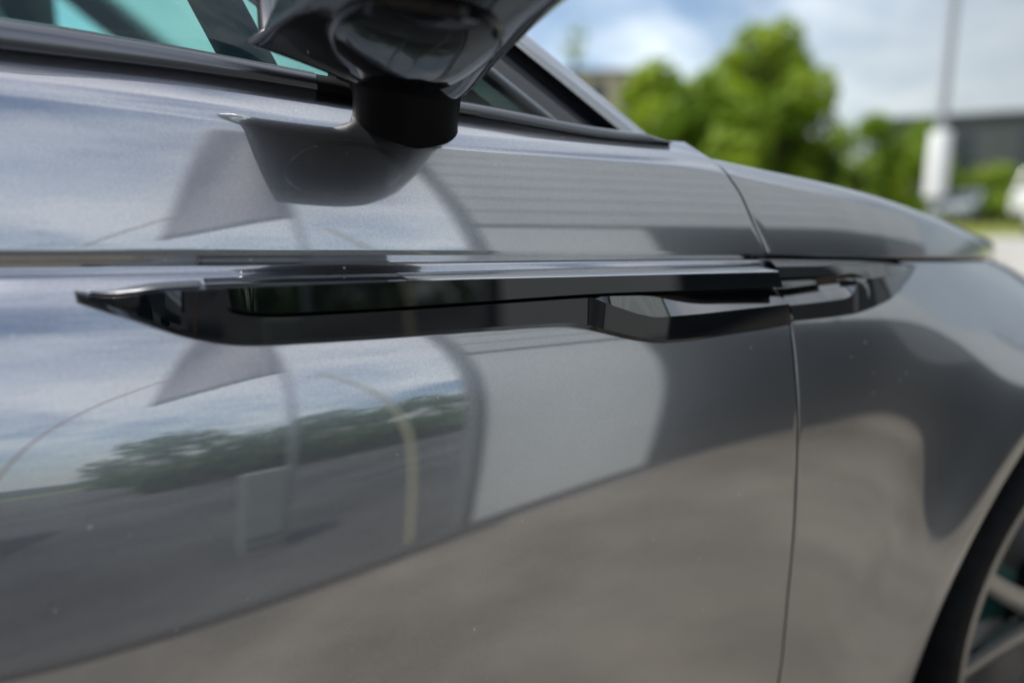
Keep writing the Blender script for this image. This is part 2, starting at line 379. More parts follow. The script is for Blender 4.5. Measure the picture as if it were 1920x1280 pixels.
# front fender: a polar grid round the wheel arch, bounded by door gap, crease and nose
NOSE = 1.72
def fender():
    zb = .235
    top = [(x, float(z_crease(x)) - .0046) for x in np.linspace(NOSE, float(gap_x(.875)) + G, 120)]
    left = [(float(gap_x(z)) + G, z) for z in np.linspace(top[-1][1], zb, 120)]
    poly = [(NOSE, .30)] + [(NOSE, z) for z in np.linspace(.32, top[0][1], 20)] + top + left[1:]
    A = np.array([math.degrees(math.atan2(z - WZ, x - WX)) for x, z in poly]); A[A < -90] += 360
    a0 = math.degrees(math.atan2(.30 - WZ, NOSE - WX)); a1 = A[-1]
    corner = [A[len(poly) - len(left)], A[20]]
    angs = sorted(set([round(v, 4) for v in np.linspace(a0, a1, 300)] + [round(c, 4) for c in corner]))
    o = np.argsort(A); As = A[o]; PX = np.array([p[0] for p in poly])[o]; PZ = np.array([p[1] for p in poly])[o]
    n = 56; P = np.zeros((len(angs), n + 4, 3)); angs = np.array(angs)
    bx = np.interp(angs, As, PX); bz = np.interp(angs, As, PZ); r1 = np.hypot(bx - WX, bz - WZ)
    r0 = arch_r(angs); ca, sa = np.cos(np.radians(angs)), np.sin(np.radians(angs))
    for j in range(n + 1):
        r = r0 + (r1 - r0) * (j / n) ** 1.15
        x, z = WX + r * ca, WZ + r * sa
        y = y_low(x, z); zt = z_crease(x) - .0055
        y = y + (y_crease(x) + .001 - y_low(x, zt)) * np.exp(-np.clip(zt - z, 0, None) / .006)
        y = y + .004 * np.clip(1 - (r - r0) / .012, 0, 1) ** 2        # flattened lip at the arch
        P[:, j + 3, 0], P[:, j + 3, 1], P[:, j + 3, 2] = x, y, z
    for k, (dr, dy) in enumerate([(-.004, .050), (-.0035, .018), (-.0015, .004)]):
        P[:, k, 0] = P[:, 3, 0] + ca * dr; P[:, k, 1] = P[:, 3, 1] + dy; P[:, k, 2] = P[:, 3, 2] + sa * dr
    return P
sheet('fender', fender(), PAINT, car, (0, -1, .2), .003, .0006, CB, 45)

# bonnet (clamshell: wraps down to the crease)
def hood_grid():
    nx = 110; P = np.zeros((nx + 1, NU, 3)); t = np.arange(nx + 1) / nx
    for j in range(NU):
        X = .5 + (NOSE - .5) * t
        for _ in range(3):
            y, z = upper_row(j, np.minimum(X, NOSE), HW)
            xl = gap_x(np.minimum(z, .985)) + G + .26 * np.clip(y - .05, 0, None)
            xr = NOSE + .22 * np.sin(np.clip((y - .6) / .33, 0, 1) * math.pi / 2)
            X = xl + (xr - xl) * t
        y, z = upper_row(j, np.minimum(X, NOSE), HW)
        P[:, j, 0] = X; P[:, j, 1] = np.minimum(y, HW); P[:, j, 2] = z
    return P
HP = hood_grid()
mirr = HP[:, ::-1].copy(); mirr[:, :, 1] = 2 * HW - mirr[:, :, 1]
sheet('hood', np.concatenate([HP, mirr[:, 1:]], axis=1), PAINT, car, (0, -.2, 1), .008, .0006, CB, 40)

# dark structure behind the shut gaps, floor, firewall, nose
mb = MB()
mb.box((-2.8, .12, .22), (1.5, 1.74, .40)); mb.box((.36, .085, .40), (.50, 1.77, .90)); mb.box((1.45, .55, .30), (1.62, 1.31, .66))
strip = []
for z in np.linspace(.25, .93, 40):
    x = float(gap_x(z)); y = float((y_low if z < float(z_crease(x)) - .006 else y_up)(x, z)) + .016
    strip.append([(x - .03, y, z), (x + .03, y, z), (x + .03, y + .01, z), (x - .03, y + .01, z)])
mb.loft(strip)
rail = []
for x in np.linspace(.5, 1.5, 60):
    y = float(y_crease(x)) + .017; z = float(z_crease(x)) - .003
    rail.append([(x, y, z - .02), (x, y, z + .02), (x, y + .01, z + .02), (x, y + .01, z - .02)])
mb.loft(rail)
mb.done('underbody', DARK, car, None, CB)
nose = [[(1.72 + .20 * math.cos(a) - .02 * k, .93 + (.30 + .02 * k) * math.sin(a) * 1.0, .24 + .06 * k) for a in np.linspace(-1.57, 1.57, 20)] for k in range(9)]
MB().loft(nose, cap=False, closed=False).done('bumper', PAINT, car, 60, CB)
# far side skin
fs = [[(X, 2 * HW - y, z) for y, z in ([(p[0], p[1]) for p in lower_section(X, 14, .30 if X < .70 else .80)][::-1] + upper_section(X, 8))] for X in skin_cols(-2.9, 1.7, 60)]
sheet('far_side_panel', np.array(fs), PAINT, car, (0, 1, .2), .01, 0, CB, 40)

# ---------------------------------------------------------------- glasshouse
def wy(z, X): return .079 + .39 * (z - .984)          # side glass leans inward
ROOF = 1.60
# A pillar: base to roof
PB, PT = np.array([.452, .092, .984]), np.array([-.345, .333, ROOF])
def on_pillar(z): 
    t = (z - PB[2]) / (PT[2] - PB[2]); return PB + (PT - PB) * t
def bar(name, offs, m, z0=.970, z1=ROOF - .02, n=24, smooth=40):
    """a bar along the windscreen pillar; offs = outline (along X, along Y)"""
    rings = []
    for z in np.linspace(z0, z1, n):
        c = on_pillar(z); rings.append([(c[0] + a, c[1] + b, z) for a, b in offs])
    return MB().loft(rings).done(name, m, car, smooth, CB)
def arc_outline(pts): return pts
bar('windscreen_pillar', [(.010, .040), (.012, .020), (.008, .006), (.000, -.002), (-.014, -.007), (-.029, -.005), (-.029, .040)], PAINT, .966)
bar('pillar_seal', [(-.0295, .003), (-.046, .006), (-.062, .003), (-.062, .03), (-.0295, .03)], GLOSS, .966)
bar('window_frame', [(-.0625, .000), (-.070, -.005), (-.092, -.004), (-.098, .002), (-.098, .018), (-.0625, .018)], FRAME, .972)
bar('inner_pillar_trim', [(-.112, .035), (-.165, .030), (-.17, .06), (-.12, .07)], TRIMBEIGE, .955)
bar('quarter_divider', [(-.185, .026), (-.215, .024), (-.217, .05), (-.185, .052)], PLASTIC, .955)
# side glass
def side_glass(name, x0, fx1, z1, m, n=10):
    P = []
    for i in range(n + 1):
        row = []
        for j in range(9):
            z0 = .985; z = z0 + (z1 - z0) * j / 8
            x = x0 + (fx1(z) - x0) * i / n
            row.append((x, wy(z, min(x, .45)) + .004, z))
        P.append(row)
    return sheet(name, P, m, car, (0, -1, .3), .004, 0, CB, 180)
side_glass('side_window', -.93, lambda z: min(.145, on_pillar(z)[0] - .19), ROOF - .05, TINT)
side_glass('quarter_window', .150, lambda z: max(.152, on_pillar(z)[0] - .09), 1.215, SMOKE)
# dark sail plate and window frame corner behind the mirror
rings = []
for z in np.linspace(.985, 1.20, 10):
    xa = .060 - .42 * (z - 1.02); rings.append([(xa, wy(z, .1) + .012, z), (xa + .040, wy(z, .1) + .010, z), (xa + .040, wy(z, .1) + .03, z), (xa, wy(z, .1) + .03, z)])
MB().loft(rings).done('window_channel', RUBBER, car, 40, CB)
MB().loft([[(float(on_pillar(z)[0]) + a_, 2 * HW - float(on_pillar(z)[1]) - b_, z) for a_, b_ in ((.010, .03), (.004, -.004), (-.09, -.004), (-.09, .03))] for z in np.linspace(.97, ROOF - .02, 12)]).done('far_windscreen_pillar', PAINT, car, 40, CB)
# belt moulding
def moulding(name, x0, x1, h, m, y0=.048, n=60, taper=0, zf=None):
    rings = []
    for i in range(n + 1):
        x = x0 + (x1 - x0) * i / n; yb = float(upper_section(x)[-1][0]) - .004; zb = (zf or z_belt)(x); zb = float(zb) + .001
        hh = h(x) if callable(h) else h
        pr = [(0.001, 0), (-.0045, .10), (-.0058, .3), (-.0052, .52), (-.0015, .76), (.006, .93), (.014, 1.0), (.018, .9), (.018, 0)]
        rings.append([(x, yb + a, zb + b * hh) for a, b in pr])
    return MB().loft(rings).done(name, m, car, 50, CB)
bm_ = moulding('belt_moulding', -.94, .112, lambda x: float(pch([-.9, -.084, .007, .112], [.030, .024, .020, .0165], x)), MOULD)
cap_ = moulding('moulding_end_cap', .1125, .140, lambda x: .0155 - .2 * max(0, x - .128), RUBBER, n=12)
moulding('front_belt_moulding', .205, .432, lambda x: float(pch([.205, .40, .432], [.0135, .0105, .003], x)), MOULD)
# black foot of the mirror on the ledge
mb = MB(); rings = []
for x in np.linspace(.128, .205, 24):
    q = upper_section(x)
    yb, zb = q[-1]
    e = math.sin(min(1, (x - .126) / .05) * math.pi / 2)
    rings.append([(x, yb - .022 * e, zb - .013 * e + .0035), (x, yb - .016 * e, zb - .004 * e + .010), (x, yb - .002, zb + .026), (x, yb + .016, zb + .045), (x, yb + .03, zb + .045), (x, yb + .03, zb - .01)])
mb.loft(rings).done('mirror_foot', MATTE, car, 40, CB)

# roof, windscreen, far glass, cabin
def lerp(a, b, t): return a + (b - a) * t
rf = []
for i in range(13):
    t = i / 12; x = lerp(-.345, -2.1, t)
    rf.append([(x, y, ROOF + .03 * math.sin((y - .33) / 1.20 * math.pi) - .10 * t ** 2 - (.05 if y in (.32, 1.54) else 0)) for y in (.32, .335, .36, .6, .8, .93, 1.06, 1.26, 1.50, 1.525, 1.54)])
sheet('roof', rf, PAINT, car, (0, 0, 1), .03, 0, CB, 60)
ws = []
for i in range(9):
    t = i / 8; row = []
    for j in range(13):
        u = j / 12; yb, yt = lerp(.105, 1.755, u), lerp(.345, 1.515, u); k = 4 * u * (1 - u)
        row.append((lerp(.455 + .24 * k, -.345 + .10 * k, t), lerp(yb, yt, t), lerp(.965, ROOF, t)))
    ws.append(row)
sheet('windscreen', ws, CLEAR, car, (.5, 0, 1), .004, 0, CB, 180)
fg = [[(lerp(-2.0, float(on_pillar(z)[0]) - .09, t), 2 * HW - (.085 + .39 * (z - 1.0)), z) for z in np.linspace(.99, 1.45, 6)] for t in np.linspace(0, 1, 12)]
sheet('far_side_window', fg, TINT, car, (0, 1, .3), .004, 0, CB, 180)
for x0, x1 in ((-.85, -.72), (-2.1, -2.0)):
    MB().loft([[(x0, 2 * HW - (.09 + .39 * (z - 1.0)), z), (x1, 2 * HW - (.09 + .39 * (z - 1.0)), z), (x1, 2 * HW - (.145 + .39 * (z - 1.0)), z), (x0, 2 * HW - (.145 + .39 * (z - 1.0)), z)] for z in (.95, 1.3, ROOF)]).done('far_pillar', PLASTIC, car, None, CB)
bpil = MB().loft([[(-.93, wy(z, -.9) + .012, z), (-1.03, wy(z, -.9) + .012, z), (-1.03, wy(z, -.9) + .06, z), (-.93, wy(z, -.9) + .06, z)] for z in (1.0, 1.3, ROOF)])
bpil.done('centre_pillar', PLASTIC, car, None, CB)
side_glass('rear_side_window', -1.95, lambda z: -1.035, ROOF - .12, TINT)
rw = [[(lerp(-2.1, -2.9, t), lerp(.40, .25, t) + (1.06 + .3 * t) * u, lerp(ROOF - .10, 1.08, t)) for u in np.linspace(0, 1, 8)] for t in np.linspace(0, 1, 6)]
sheet('rear_window', rw, TINT, car, (-.5, 0, 1), .004, 0, CB, 180)
mb = MB(); mb.box((.10, .16, .62), (.50, 1.70, .965)); mb.loft([[(.50, .17, z1) if 0 else (x, y, z) for x, y, z in ((.10, y_, .95), (.16, y_, 1.0), (.40, y_, .985), (.52, y_, .95))] for y_ in np.linspace(.17, 1.69, 9)])
mb.done('dashboard', PLASTIC, car, 40, CB)
for y0 in (.28, 1.02):
    st = MB()
    st.box((-.10, y0, .48), (.36, y0 + .50, .60)); st.loft([[(lerp(-.08, -.28, t), y0 + a, lerp(.62, 1.20, t)) for a in (.02, .48)] + [(lerp(.04, -.18, t), y0 + a, lerp(.62, 1.20, t)) for a in (.46, .04)] for t in np.linspace(0, 1, 6)])
    seat = st.done('seat', SEAT, car, 40, CB, bevel=.02)
    h = MB(); h.loft([[(-.21 + .05 * math.cos(a) * s, y0 + .25 + .13 * math.sin(a) * s ** .5, z) for a in np.linspace(0, 2 * math.pi, 17)[:-1]] for z, s in ((1.24, .6), (1.27, 1), (1.40, 1), (1.44, .7))])
    h.tube([(-.21, y0 + .18, 1.15), (-.21, y0 + .18, 1.26)], .008, 8).tube([(-.21, y0 + .32, 1.15), (-.21, y0 + .32, 1.26)], .008, 8)
    h.done('headrest', SEAT, seat, 50, CB)
lin = [[(x, y, ROOF - .035 - .09 * max(0, (-x - .4) / 1.7) ** 2) for y in (.42, .9, 1.44)] for x in (-.30, -1.2, -2.1)]
sheet('headliner', lin, TRIMBEIGE, car, (0, 0, -1), .01, 0, CB, None)
MB().loft([[(x, 1.545, 1.44), (x, 1.58, 1.44), (x, 1.56, ROOF - .01), (x, 1.48, ROOF - .02)] for x in (-2.05, -1, -.20)]).done('roof_rail', PLASTIC, car, None, CB)
# door card
dc = [[(x, .085 + .02 * (z < .9), z) for z in (.40, .7, .9, 1.0)] for x in (-.93, -.4, .12)]
sheet('door_card', dc, PLASTIC, car, (0, 1, 0), .02, 0, CB, None)

# ---------------------------------------------------------------- mirror
def catmull(P, n):
    P = np.asarray(P, float); k = len(P)
    ts = np.linspace(0, k - 1, n); out = []
    for t in ts:
        i = min(int(t), k - 2); f = t - i
        p0 = P[i - 1] if i > 0 else 2 * P[0] - P[1]; p1, p2 = P[i], P[i + 1]; p3 = P[i + 2] if i + 2 < k else 2 * P[-1] - P[-2]
        out.append(.5 * ((2 * p1) + (p2 - p0) * f + (2*p0 - 5*p1 + 4*p2 - p3) * f*f + (-p0 + 3*p1 - 3*p2 + p3) * f**3))
    return np.array(out)
def mir_sec(y):
    u = (.03 - y) / .25                                          # 0 at the inner end, 1 at the outer end
    xr = .056 + .050 * u; zr = 1.030 + .012 * u
    xf = float(pch([-.22, -.19, -.15, -.10, -.05, 0, .03], [.186, .208, .219, .219, .216, .212, .205], y)); zf = float(pch([-.22, -.19, -.15, -.10, -.05, 0, .03], [1.038, 1.034, 1.028, 1.018, 1.004, .987, .977], y))
    zt = 1.175 - .02 * u
    nf = .011 - .009 * u
    def bez(p, n):
        p = np.array(p); t = np.linspace(0, 1, n)[:, None]
        return (1-t)**3*p[0] + 3*(1-t)**2*t*p[1] + 3*(1-t)*t*t*p[2] + t**3*p[3]
    bot = bez([(xr, zr), (xr + .06, zr - .012), (xf + .006, zf - .014), (xf + nf, zf + .045)], 28)
    fro = bez([(xf + nf, zf + .045), (xf + nf + .004, zt - .045), (xf - .005, zt - .003), (.5 * (xr + xf), zt)], 20)
    topc = bez([(.5 * (xr + xf), zt), (.5 * (xr + xf) - .02, zt + .001), (xr + .02, zt + .001), (xr, zt - .003)], 14)
    pts = np.concatenate([bot, fro[1:], topc[1:]])
    c = np.array([.14, 1.10]); k = 1.0
    if u > .86: k = max(0, 1 - ((u - .86) / .14) ** 3) ** (1 / 3)
    if u < .12: k = .80 + .20 * math.sqrt(max(0, 1 - ((.12 - u) / .12) ** 2))
    k = max(k, .02)
    return c + (pts - c) * k
ys_ = [.03 - .25 * (1 - (1 - t) ** 1.6) for t in np.linspace(0, 1, 40)]
MP = np.array([[(p[0], y, p[1]) for p in mir_sec(y)] for y in ys_])
mirror = sheet('mirror_housing', MP, GLOSS, car, (0, 0, -1), .004, .0012, CB, 50)
mb = MB(); mb.add([tuple(p) for p in MP[0]] + [(.14, MP[0][0][1], 1.1)], [(i, i + 1, 60) for i in range(59)] + [(59, 0, 60)]); mb.done('mirror_inner_cap', GLOSS, mirror, None, CB)
# fix the normal direction of the housing from its own centre
def outward(o, c):
    me = o.data; c = Vector(c); s = sum((p.center - c).dot(p.normal) * p.area for p in me.polygons)
    if s < 0: me.flip_normals()
outward(mirror, (.14, -.07, 1.10))
# bright rim and glass at the rear opening
rimr = []
for s_ in ((0.0, 0), (.0, 1)): pass
ring_out = [MP[i][0] for i in range(len(ys_))] + [MP[i][-1] for i in range(len(ys_) - 1, -1, -1)]
cen = np.mean(ring_out, 0)
def ring_scale(k, dx): return [tuple(cen + (np.array(p) - cen) * k + np.array([dx, 0, 0])) for p in ring_out]
MB().loft([ring_scale(1.004, .004), ring_scale(1.006, -.002), ring_scale(.985, -.004), ring_scale(.955, -.001), ring_scale(.94, .006)], cap=False).done('mirror_rim', MOULD, mirror, 60, CB)
gl_ = ring_scale(.945, .004); MB().add(gl_ + [tuple(cen + np.array([.006, 0, 0]))], [(i, (i + 1) % len(gl_), len(gl_)) for i in range(len(gl_))]).done('mirror_glass', MIRROR, mirror, None, CB)
# oval cover under the housing
oc = []
for k, dz in ((1.0, .001), (.985, -.0045), (.9, -.0060), (.6, -.0085), (.25, -.0095), (.02, -.0097)):
    ring = []
    for a in np.linspace(0, 2 * math.pi, 49)[:-1]:
        x = .145 + .050 * k * math.cos(a); y = -.080 + .070 * k * math.sin(a)
        sct = mir_sec(y); z = float(np.interp(x, sct[:24, 0], sct[:24, 1])); ring.append((x, y, z + dz))
    oc.append(ring)
MB().loft(oc, cap=False).done('underside_cover', GLOSS, mirror, 60, CB)
st = []
for cx, cy, cz, ax, ay in ((.180, .066, .950, .044, .038), (.180, .058, .972, .043, .036), (.177, .044, .990, .041, .034), (.174, .028, 1.008, .041, .034), (.168, .010, 1.030, .046, .040)):
    st.append([(cx + ax * math.cos(a), cy + ay * math.sin(a), cz) for a in np.linspace(0, 2 * math.pi, 33)[:-1]])
MB().loft(st).done('mirror_stalk', MATTE, mirror, 60, CB)

# ---------------------------------------------------------------- black side trim: door piece and fender piece
YRX, YRY = [-0.053, 0, 0.05, 0.1, 0.2, 0.28, 0.33, 0.37, 0.42, 0.52, 0.57, 0.62, 0.65, 0.68, 0.714, 0.73], [-0.0135, -0.0302, -0.037, -0.0377, -0.0373, -0.0378, -0.0395, -0.0408, -0.0406, -0.0374, -0.0353, -0.0309, -0.0258, -0.0166, -0.0021, 0.0062]
def yref(x): return float(pch(YRX, YRY, min(x, .73)))
def ybar(x): return float(pch([-.05, .1, .3, .52], [-.034, -.0368, -.0378, -.0378], x)) if x > .02 else yref(x)
def tabf(T): 
    a = np.array(T); return lambda x: float(pch(a[:, 0], a[:, 1], np.clip(x, a[0, 0], a[-1, 0])))
T_BOTTOM = tabf([(-0.0521, 0.8753), (-0.0352, 0.8664), (-0.0067, 0.8528), (0.0080, 0.8468), (0.0231, 0.8426), (0.0388, 0.8398), (0.0550, 0.8386), (0.0891, 0.8377), (0.1254, 0.8371), (0.1424, 0.8369), (0.2052, 0.8367), (0.2493, 0.8363), (0.2771, 0.8355), (0.2957, 0.8323), (0.3193, 0.8257), (0.3439, 0.8193), (0.3700, 0.8155), (0.3922, 0.8150), (0.4270, 0.8163), (0.4700, 0.8181), (0.5104, 0.8203)])
F_BOTTOM = tabf([(0.5164, 0.8232), (0.5576, 0.8233), (0.5948, 0.8242), (0.6284, 0.8279), (0.6525, 0.8323), (0.6830, 0.8427), (0.7124, 0.8552), (0.7299, 0.8640)])
T_BACK = tabf([(-0.0549, 0.8754), (-0.0045, 0.8810), (0.1529, 0.8789), (0.3132, 0.8770), (0.5170, 0.8735)])
T_FRONT = tabf([(-0.0518, 0.8762), (-0.0345, 0.8737), (-0.0048, 0.8765), (0.0254, 0.8773), (0.1432, 0.8766), (0.2937, 0.8737), (0.4870, 0.8699)])
T_GROOVE = tabf([(0.0204, 0.8727), (0.0307, 0.8654), (0.0463, 0.8608), (0.0693, 0.8590), (0.1424, 0.8586), (0.2934, 0.8597), (0.3962, 0.8579), (0.4916, 0.8565)])
T_FACET = tabf([(0.2925, 0.8570), (0.3156, 0.8506), (0.3398, 0.8425), (0.3601, 0.8387), (0.3924, 0.8388), (0.4389, 0.8398), (0.4993, 0.8411)])
T_FTOP = tabf([(0.3004, 0.8563), (0.3487, 0.8546), (0.4030, 0.8531), (0.5095, 0.8520)])
F_BACK = tabf([(0.4998, 0.8785), (0.7562, 0.8674)])
F_FRONT = tabf([(0.4924, 0.8738), (0.5969, 0.8707), (0.7122, 0.8655), (0.7504, 0.8638)])
F_GROOVE = tabf([(0.5022, 0.8636), (0.5498, 0.8629), (0.5940, 0.8634), (0.6069, 0.8638)])
F_FTOP = tabf([(0.5169, 0.8528), (0.5596, 0.8547), (0.5972, 0.8569), (0.6182, 0.8610)])
F_FACET = tabf([(0.5086, 0.8391), (0.5467, 0.8398), (0.5752, 0.8406), (0.5900, 0.8442), (0.6007, 0.8600)])
def end_x(z, side):                                             # the trim is cut along the shut line
    return float(pch([.815, .841, .8555, .870, .880], [.5145, .5030, .4970, .4915, .4960], z)) + (side * .0016)
def trim_piece(name, xs, rows, parent, m=TRIM, smooth=28, cut=None, bevel=.0006):
    """rows(x) -> list of (y, z) from back top round the front to back bottom"""
    rings = []
    for x in xs:
        rings.append([(min(x, end_x(z, cut)) if cut == -1 else max(x, end_x(z, cut)) if cut == 1 else x, y, z) for y, z in rows(x)])
    o = MB().loft(rings).done(name, m, parent, smooth, CB)
    if bevel:
        bv = o.modifiers.new('edge', 'BEVEL'); bv.width = bevel; bv.segments = 2; bv.limit_method = 'ANGLE'; bv.angle_limit = R(28)
    return o
def blade_rows(x):
    zb = T_BOTTOM(x); yr = yref(x); tip = float(sm(-.053, -.02, x)); tk = float(sm(-.050, .035, x)); yb = float(y_low(x, zb)) - .001
    k = float(sm(.0207, .036, x)); zt = T_FRONT(x) * (1 - k) + (T_GROOVE(x) - .0018) * k
    f = float(sm(.292, .420, x)); g = float(sm(.290, .312, x))       # the facet opens towards the front
    zfac = zt * (1 - g) + T_FACET(max(x, .297)) * g
    ztop = zt * (1 - f) + min(T_FTOP(x), zt) * f
    zfac = min(zfac, ztop - .0006)
    zb2 = zb + .0004 + .0030 * tip
    zfac = max(zfac, zb2 + .0003); ztop = max(ztop, zfac + .0003)
    yt = yr + .001 * tk + .011 * f; yf = yr + .0004 - .0024 * g
    back = max(yr + .040, float(y_low(x, ztop)) + .004)
    return [(back, ztop + (.003 if x < .02 else 0)), (yt, ztop), (yf, zfac), (yr, zb2), (yb + .0005, zb), (yb + .012, zb + .001)]
tx = np.concatenate([np.linspace(-.0522, .0, 24), np.linspace(.003, .06, 30), np.linspace(.065, .28, 40), np.linspace(.284, .40, 50), np.linspace(.405, .513, 30)])
blade = trim_piece('door_trim', tx, blade_rows, car, cut=-1)
blade.data.materials.append(FTRIM)
for p in blade.data.polygons:
    if p.center.x > .315 and p.normal.z > .35 and p.center.y < -.022: p.material_index = 1  # upward facet takes the brighter copy for its sky reflection
def bar_rows(x):
    k = float(sm(.0207, .050, x)); yr = ybar(x)
    zg = T_GROOVE(x); zf = T_FRONT(x); zbk = T_BACK(x); zf = max(zf, zg + .0012)
    return [(yr + .042, zbk + .001), (yr + .034, zbk), (yr + .001, zf), (yr - .0005 + .002 * (1 - k), zg + .0006), (yr + .0015, zg), (yr + .016, zg)]
bx = np.concatenate([np.linspace(.0212, .07, 26), np.linspace(.075, .515, 60)])
trim_piece('trim_bar', bx, bar_rows, blade, cut=-1)
# bright metal strip added on the bar top, standing in for sky reflection
def strip_rows(x):
    yr = ybar(x); zf = T_FRONT(x); zbk = T_BACK(x)
    return [(yr + .034, zbk + .0002), (yr + .033, zbk + .0007), (yr + .0018, zf + .0008), (yr + .0010, zf + .0003), (yr + .0020, zf - .0004)]
trim_piece('sky_sheen_strip', np.linspace(.152, .515, 60), strip_rows, blade, SKY_SHEEN, cut=-1, bevel=.0003)
# slim metal strip standing in for the tip's chamfer highlight, and the dark bed behind both pieces
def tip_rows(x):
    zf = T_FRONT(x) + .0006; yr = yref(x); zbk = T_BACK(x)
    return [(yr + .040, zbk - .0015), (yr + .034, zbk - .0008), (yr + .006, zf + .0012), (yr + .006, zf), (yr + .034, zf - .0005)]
trim_piece('tip_highlight_strip', np.linspace(-.045, .0180, 20), tip_rows, blade, MOULD)
def bed_rows(x):
    yb = ybar(x) + .0135; zb = T_BOTTOM(x)
    return [(yb + .03, T_BACK(x) - .001), (yb + .018, T_BACK(x) - .002), (yb, T_FRONT(x) - .001), (yb, zb + .006), (yb + .03, zb + .006)]
trim_piece('trim_bed', np.linspace(.03, .513, 80), bed_rows, blade, DARK, cut=-1, bevel=0)
# fender piece: bar, recess and facet that close into a rounded end
def fen_rows(x):
    zb = F_BOTTOM(x); yr = yref(x); e = float(sm(.590, .625, x)); yb = float(y_low(x, zb)) - .001
    zk, zf, zg, zt, zc_ = F_BACK(x), F_FRONT(x), F_GROOVE(x), F_FTOP(x), F_FACET(x)
    w_ = zf - zb
    zg = zg * (1 - e) + (zf - .30 * w_) * e; zt = zt * (1 - e) + (zf - .45 * w_) * e; zc_ = zc_ * (1 - e) + (zf - .60 * w_) * e
    z2 = zb + min(.003, .12 * w_)
    lo = yr
    def front(z): return lo + .009 * max(0, (z - zb) / max(w_, .001))
    r = 1 - e
    rows = [(yr + .036, zk + .001), (yr + .020, zk), (front(zf), zf), (front(zg) - .0005, zg + .0005), (front(zg) + .011 * r, zg - .0004 * r), (front(zt) + .010 * r, zt), (front(zc_) - .002 * r, zc_), (front(z2), z2), (yb + .0005, zb), (yb + .012, zb + .001)]
    # keep the order top to bottom
    zz = rows[0][1]; out = []
    for y, z in rows:
        z = min(z, zz - .0002) if out else z; zz = z; out.append((y, z))
    return out
trim_piece('fender_trim', np.concatenate([np.linspace(.490, .59, 36), np.linspace(.593, .64, 30), np.linspace(.645, .729, 30)]), fen_rows, car, FTRIM, cut=1)

# ---------------------------------------------------------------- front wheel
def wheel(cx, cy, cz, sgn, parent, base, n_sp=5):
    tyre = MB().lathe([(.304, .03), (.304, -.004), (.308, -.011), (.318, -.016), (.328, -.014), (.336, -.004), (.340, .02), (.341, .10), (.341, .16), (.330, .20), (.26, .21)], (0, 1, 0) if sgn > 0 else (0, -1, 0), (cx, cy, cz), 72)
    ty = tyre.done('tyre', RUBBER, parent, 40, base)
    ax = (0, sgn, 0)
    rim = MB().lathe([(.306, -.003), (.304, -.011), (.296, -.012), (.286, -.006), (.278, .006), (.275, .05), (.256, .16), (.28, .19)], ax, (cx, cy, cz), 72).done('rim', ALLOY, ty, 50, base)
    for k in range(n_sp):
        a = 2 * math.pi * k / n_sp + .42
        for s in (-1, 1):
            rings = []
            for t in np.linspace(0, 1, 8):
                r = .05 + .234 * t; aa = a + s * (.10 + .13 * t); wd = .017 - .004 * t; dp = .012 + .018 * (1 - t)
                c = Vector((cx + r * math.cos(aa), 0, cz + r * math.sin(aa))); tn = Vector((-math.sin(aa), 0, math.cos(aa)))
                y0 = cy + sgn * (.012 - .014 * t)
                rings.append([tuple(c + tn * wd * u + Vector((0, y0 + sgn * v, 0))) for u, v in ((-1, .004), (-.5, -.001), (.5, -.001), (1, .004), (.9, dp), (-.9, dp))])
            MB().loft(rings).done('spoke', ALLOY, ty, 40, base)
    MB().lathe([(.068, .03), (.066, .004), (.052, -.004), (.030, -.006), (.004, -.006), (.0005, -.006)], ax, (cx, cy, cz), 32).done('hub_cap', PLASTIC, ty, 40, base)
    MB().lathe([(.195, .075), (.195, .095), (.08, .095), (.08, .075), (.195, .075)], ax, (cx, cy, cz), 48).done('brake_disc', STEEL, ty, 40, base)
    MB().lathe([(.255, .10), (.20, .125), (.02, .125)], ax, (cx, cy, cz), 40).done('backplate', DARK, ty, 40, base)
    cal = [[(cx + r * math.cos(a), cy + sgn * y, cz + r * math.sin(a)) for r, y in ((.12, .05), (.20, .05), (.205, .12), (.12, .12))] for a in np.linspace(R(146), R(176), 8)]
    MB().loft(cal).done('brake_caliper', CALIPER, ty, 40, base)
CALIPER = mat('green brake caliper', (.012, .07, .06), .4)
wheel(WX, -.004, .345, 1, car, CB)
wheel(-1.72 - .0, .0, .345, 1, car, CB)
# wheel housing
wh = [[(WX + r * math.cos(a), y, .33 + r * math.sin(a)) for y, r in ((.005, .428), (.05, .426), (.30, .42), (.32, .10))] for a in np.linspace(R(-25), R(205), 40)]
sheet('wheel_arch_liner', wh, RUBBER, car, (0, 0, -1), .004, 0, CB, 50)

# ================================================================ ground
CONC = noise_col(mat('weathered concrete', (.3, .28, .25), .85), (.27, .26, .24), (.40, .39, .365), 1.3, 9, .35, .68, bump=.25, bscale=60)
ASPH = noise_col(mat('dark asphalt', (.05, .05, .05), .9), (.025, .027, .03), (.095, .097, .10), .45, 10, bump=.3, bscale=90)
GRASS = noise_col(mat('verge grass', (.10, .13, .02), .9), (.09, .13, .015), (.19, .20, .03), .8, 8)
def leafy(m):
    t = m.node_tree; b = t.nodes['Principled BSDF']; o = t.nodes['Material Output']
    tl = nd(t, 'ShaderNodeBsdfTranslucent'); mx = nd(t, 'ShaderNodeMixShader', i_0=.45)
    r = [n for n in t.nodes if n.type == 'VALTORGB'][0]
    t.links.new(r.outputs[0], tl.inputs[0]); t.links.new(b.outputs[0], mx.inputs[1]); t.links.new(tl.outputs[0], mx.inputs[2]); t.links.new(mx.outputs[0], o.inputs[0])
    return m
LEAF = noise_col(mat('fresh leaves', (.1, .18, .02), .6), (.14, .25, .01), (.34, .43, .025), .35, 4)
